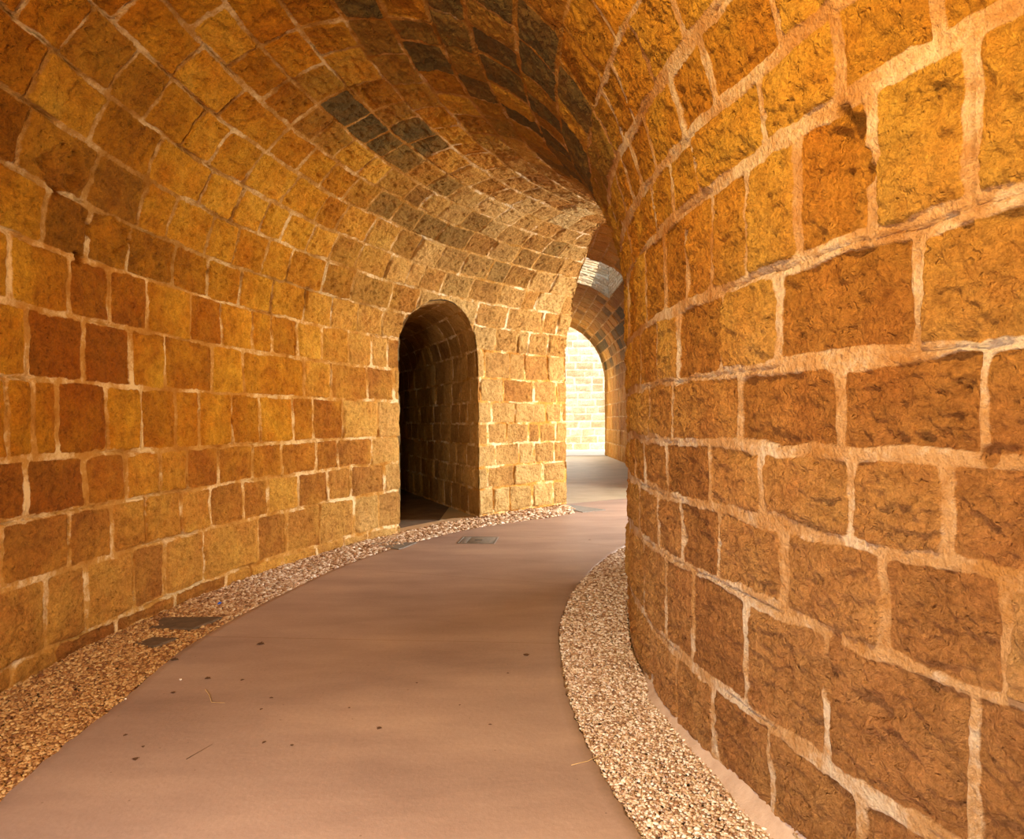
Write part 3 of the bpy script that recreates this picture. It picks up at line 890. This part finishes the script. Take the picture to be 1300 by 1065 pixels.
def pebbles(name, a0, a1, f0, f1, spacing, size, seed, label, z0=-.038, pile=None, ochre_tint=lambda a, t: 0.0):
    r_ = np.random.RandomState(seed)
    pts = []
    P = []
    am = a0
    rm = (f0((a0 + a1) / 2) + f1((a0 + a1) / 2)) / 2
    n = int((a1 - a0) * D2 * rm * abs(f1((a0 + a1) / 2) - f0((a0 + a1) / 2)) / spacing(0) ** 2 * 1.6)
    a = a0 + (a1 - a0) * r_.rand(n * 3)
    sp = spacing(a)
    pr = (spacing(0) / sp) ** 2
    a = a[r_.rand(len(a)) < pr / 1.9]
    t = r_.rand(len(a))
    ff0 = np.array([f0(x) for x in a]); ff1 = np.array([f1(x) for x in a])
    r = ff0 + (ff1 - ff0) * t
    n = len(a)
    s = size * (spacing(a) / spacing(0)) * (0.6 + .8 * r_.rand(n) ** 1.6)
    x = CX - r * np.cos(a * D2); y = CY + r * np.sin(a * D2)
    lift = 0.012 * (1 + fbm(np.stack([x, y, 0 * x], -1) * 3.5, 2, 5)) + (pile(a, t) if pile else 0)
    z = z0 + lift + s * .5 + r_.rand(n) * .012
    v, f = ico()
    ax = np.stack([1 + .5 * r_.rand(n), .7 + .4 * r_.rand(n), .45 + .35 * r_.rand(n)], -1) * s[:, None]
    vv = v[None] * (1 + .22 * r_.randn(n, 12, 1).clip(-1.5, 1.5)) * ax[:, None, :]
    rz = r_.rand(n) * 2 * math.pi; tx = r_.randn(n) * .35
    c, sn = np.cos(tx), np.sin(tx)
    Y = vv[..., 1] * c[:, None] - vv[..., 2] * sn[:, None]; Z = vv[..., 1] * sn[:, None] + vv[..., 2] * c[:, None]; X = vv[..., 0]
    c, sn = np.cos(rz), np.sin(rz)
    X2 = X * c[:, None] - Y * sn[:, None]; Y2 = X * sn[:, None] + Y * c[:, None]
    W = np.stack([X2 + x[:, None], Y2 + y[:, None], Z + z[:, None]], -1).reshape(-1, 3)
    Fq = (f[None] + (np.arange(n) * 12)[:, None, None]).reshape(-1, 3)
    me = mesh_from(name, W, Fq, M_GRAVEL, {'rnd': np.repeat(r_.rand(n), 12), 'ochre_tint': np.repeat(ochre_tint(a, t) * np.ones(n), 12)}, smooth=False)
    return link(name, me, kind='stuff', label=label, cat='gravel')
pebbles('gravel', -12, 53, lambda a: float(r_out(a)) + .006, lambda a: min(10.19, 10.19), lambda a: .0135 * (1 + np.maximum(0, np.asarray(a) - 0) / 22), .0095, 3,
        'loose pale gravel strip between the curved path and the left wall', pile=lambda a, t: .018 * t ** 3, ochre_tint=lambda a, t: np.clip(sstep(17, 4, a) + .25 * t, 0, 1))  # ochre tint grows towards the near end and the wall
pebbles('gravel', -26, 45, lambda a: RI + .01, lambda a: float(r_in(a)) - .004, lambda a: .0115 * (1 + np.maximum(0, np.asarray(a) + 4) / 30), .0080, 4,
        'loose white and pink gravel strip along the foot of the right wall')

# ------------------------------------------------------------------ small things on the floor
def solid_poly(name, pts, z0, z1, mat, bev=.006, wob=0.0, seed=0, **kw):
    pts = np.array(pts, float)
    c = pts.mean(0)
    rs = np.random.RandomState(seed)
    dense = []
    for i in range(len(pts)):
        a, b = pts[i], pts[(i + 1) % len(pts)]
        for t in np.linspace(0, 1, 9)[:-1]:
            dense.append(a + (b - a) * t + rs.randn(2) * wob)
    d = np.array(dense)
    def ring(k, z):
        q = c + (d - c) * (1 - k / np.linalg.norm(d - c, axis=1)[:, None])
        return np.column_stack([q - c, np.full(len(q), z)])
    V = np.concatenate([ring(0, z0), ring(0, z1 - bev), ring(bev, z1)])
    n = len(d)
    faces = [[i, (i + 1) % n, n + (i + 1) % n, n + i] for i in range(n)] + [[n + i, n + (i + 1) % n, 2 * n + (i + 1) % n, 2 * n + i] for i in range(n)]
    faces.append([2 * n + i for i in range(n)])
    me = bpy.data.meshes.new(name)
    me.from_pydata([tuple(v) for v in V], [], faces)
    me.materials.append(mat)
    me.update()
    return me, (float(c[0]), float(c[1]), 0)
M_SLATE = simple_mat('dark_plate', (.085, .055, .03), (.16, .10, .055), 14, bump=.004)
M_METAL = simple_mat('grey_cover', (.15, .14, .13), (.24, .22, .20), 30, rough=.55, bump=.002, bscale=120)
me, c = solid_poly('stone_plate', [(-2.86, 5.08), (-2.90, 5.36), (-2.40, 5.36), (-2.50, 5.06)], -.03, .012, M_SLATE, wob=.002, seed=1)
link('stone_plate', me, label='dark rectangular plate lying in the gravel beside the left wall', cat='plate', loc=c)
me, c = solid_poly('stone_plate', [(-2.78, 4.75), (-2.71, 4.89), (-2.52, 4.86), (-2.60, 4.68)], -.03, .004, M_SLATE, wob=.004, seed=2)
link('stone_plate', me, label='small brown slab fragment in the gravel, half sunk in front of the larger plate', cat='plate', loc=c)
me, c = solid_poly('drain_cover', [(-1.90, 8.48), (-1.78, 8.80), (-1.27, 8.62), (-1.43, 8.17)], -.03, .010, M_METAL, wob=.002, seed=3)
o = link('drain_cover', me, label='grey drain cover set in the gravel just left of the dark doorway', cat='cover', loc=c)
me, c = solid_poly('drain_cover', [(1.10, 12.35), (1.66, 11.60), (1.22, 11.33), (0.96, 11.82)], -.02, .012, M_METAL, seed=4)
link('drain_cover', me, label='dark drain cover flush with the floor at the right corner of the stone pier', cat='cover', loc=c)

# square inspection cover in the path: frame, lid, lifting slot
root = link('inspection_cover', None, label='square grey inspection cover set in the concrete path before the arched doorway', cat='cover', loc=(-0.47, 8.78, 0.0))
root.rotation_euler = (0, 0, -.10)
def box_part(name, boxes, mat, parent):
    me = slab_mesh(name, boxes, mat)
    o = link(name, me, parent=parent)
    bm_ = o.modifiers.new('bevel', 'BEVEL'); bm_.width = .002; bm_.segments = 2
    return o
W = .25
box_part('frame', [(-W, -W, -.02, W, -W + .022, .006), (-W, W - .022, -.02, W, W, .006), (-W, -W + .022, -.02, -W + .022, W - .022, .006), (W - .022, -W + .022, -.02, W, W - .022, .006)], M_METAL, root)
lid = box_part('lid', [(-W + .026, -W + .026, -.02, -W + .12, W - .026, .004), (-W + .124, -W + .026, -.02, W - .026, W - .026, .004)], M_METAL, root)
box_part('lifting_slot', [(-.045, -.012, .0035, .055, .012, .0065)], simple_mat('slot_black', (.012, .010, .009), (.02, .02, .02), 10), root)

# scrap, twigs, leaves
M_BLUE = simple_mat('blue_plastic', (.03, .10, .55), (.06, .18, .75), 30, rough=.4)
me = bpy.data.meshes.new('plastic_scrap')
me.from_pydata([(-.016, -.01, 0), (.014, -.014, .004), (.02, .008, .012), (0, .016, .016), (-.02, .01, .005), (0, 0, .02), (-.012, -.006, -.004), (.012, .006, -.004)], [],
               [(0, 1, 5), (1, 2, 5), (2, 3, 5), (3, 4, 5), (4, 0, 5), (1, 0, 6), (2, 1, 7), (3, 2, 7), (4, 3, 6), (0, 4, 6), (6, 3, 7), (6, 7, 1)])
me.materials.append(M_BLUE)
link('plastic_scrap', me, label='small scrap of blue plastic on the gravel by the left wall', cat='litter', loc=(-2.62, 5.78, .0))

M_STRAW = simple_mat('dry_straw', (.50, .34, .15), (.66, .48, .25), 20)
def tube(name, pts, rad, mat, **kw):
    pts = np.array(pts, float)
    V, Fq = [], []
    for i, p in enumerate(pts):
        d = pts[min(i + 1, len(pts) - 1)] - pts[max(i - 1, 0)]
        d /= np.linalg.norm(d)
        a = np.cross(d, [0, 0, 1.0]); a /= np.linalg.norm(a); b = np.cross(a, d)
        rr = rad * (1 - .6 * i / (len(pts) - 1))
        for k in range(6):
            t = k * math.pi / 3
            V.append(p + rr * (math.cos(t) * a + math.sin(t) * b))
    for i in range(len(pts) - 1):
        for k in range(6):
            Fq.append([i * 6 + k, i * 6 + (k + 1) % 6, (i + 1) * 6 + (k + 1) % 6, (i + 1) * 6 + k])
    return link(name, mesh_from(name, np.array(V), np.array(Fq), mat), **kw)
tube('dry_straw', [(.26, 3.00, .004), (.34, 3.03, .006), (.42, 3.09, .012), (.50, 3.18, .014)], .0022, M_STRAW,
     label='thin yellow straw crossing the right edge of the path', cat='straw')
tube('dry_straw', [(-1.86, 3.90, .004), (-1.80, 3.82, .005), (-1.74, 3.72, .004), (-1.66, 3.71, .005)], .0026, M_STRAW,
     label='pale bent twig lying on the path near the left gravel', cat='straw')
tube('dry_straw', [(-1.57, 3.09, .003), (-1.545, 3.15, .004), (-1.51, 3.23, .004)], .0016, M_SLATE,
     label='short dark twig on the concrete in the near left part of the path', cat='straw')

M_LEAF = simple_mat('dry_leaf', (.07, .035, .02), (.15, .08, .04), 40)
def leaf_mesh(seed):
    r_ = np.random.RandomState(seed)
    n = 9
    V = []
    for i in range(n):
        t = i / (n - 1)
        w = .42 * math.sin(math.pi * t ** .8) * (1 + .25 * r_.randn())
        cz = .10 * math.sin(t * 3 + r_.rand())
        V += [(t - .5, -w, cz + .16 * w + .02), (t - .5, 0, cz * .5 + .03), (t - .5, w, cz + .22 * w + .02)]
    Fq = []
    for i in range(n - 1):
        for j in range(2):
            b = i * 3 + j
            Fq.append([b, b + 3, b + 4, b + 1])
    V = np.array(V) * .03
    top = mesh_from('dry_leaf', V, np.array(Fq), M_LEAF)
    return top
leafs = [leaf_mesh(s) for s in range(5)]
spots = [(-1.93, 4.08, 1.3, 'beside the left gravel'), (-1.82, 3.10, 1.2, ''), (-1.26, 3.25, .9, ''), (-1.42, 3.78, .8, ''), (-1.11, 3.22, .8, ''),
         (-2.01, 3.34, .8, ''), (-1.84, 4.71, 2.0, ''), (-1.85, 3.22, .8, ''), (-1.42, 3.63, .7, ''), (-2.31, 4.41, 2.0, ''), (0.08, 4.44, 1.6, ''),
         (-0.71, 3.39, 1.1, ''), (-0.13, 3.42, .7, ''), (-0.60, 3.98, .6, ''), (-0.31, 3.66, .5, ''), (-0.04, 4.12, .6, ''), (-0.93, 3.64, .6, ''),
         (1.26, 7.49, 1.6, ''), (1.03, 8.72, 1.3, ''), (-2.04, 3.87, 1.2, ''), (-1.70, 4.05, .9, '')]
for i, (x, y, s, _) in enumerate(spots):
    o = link('dry_leaf', leafs[i % 5], label='small dry brown leaf or crumb on the concrete path', cat='leaf', group='dry leaves scattered on the path', loc=(x, y, 0.0005))
    o.scale = (s, s, s * .6)
    o.rotation_euler = (0, 0, i * 2.1)
M_PEB = simple_mat('pale_pebble', (.7, .6, .48), (.85, .76, .64), 20)
v, f = ico()
for i, (x, y, s, lab) in enumerate([(-2.09, 4.06, .008, 'pale pebble that strayed onto the path near the left gravel'), (-2.27, 3.78, .007, 'pale pebble on the very edge of the path, nearest the left gravel'),
                                    (-2.50, 7.14, .035, 'fist-sized pale stone at the foot of the left wall')]):
    w = v * (1 + .15 * np.random.RandomState(i).randn(12, 1)) * np.array([1.2, .9, .7]) * s
    link('pebble', mesh_from('pebble', w, f, M_PEB), label=lab, cat='pebble', loc=(x, y, s * .6 if i < 2 else 0.01))
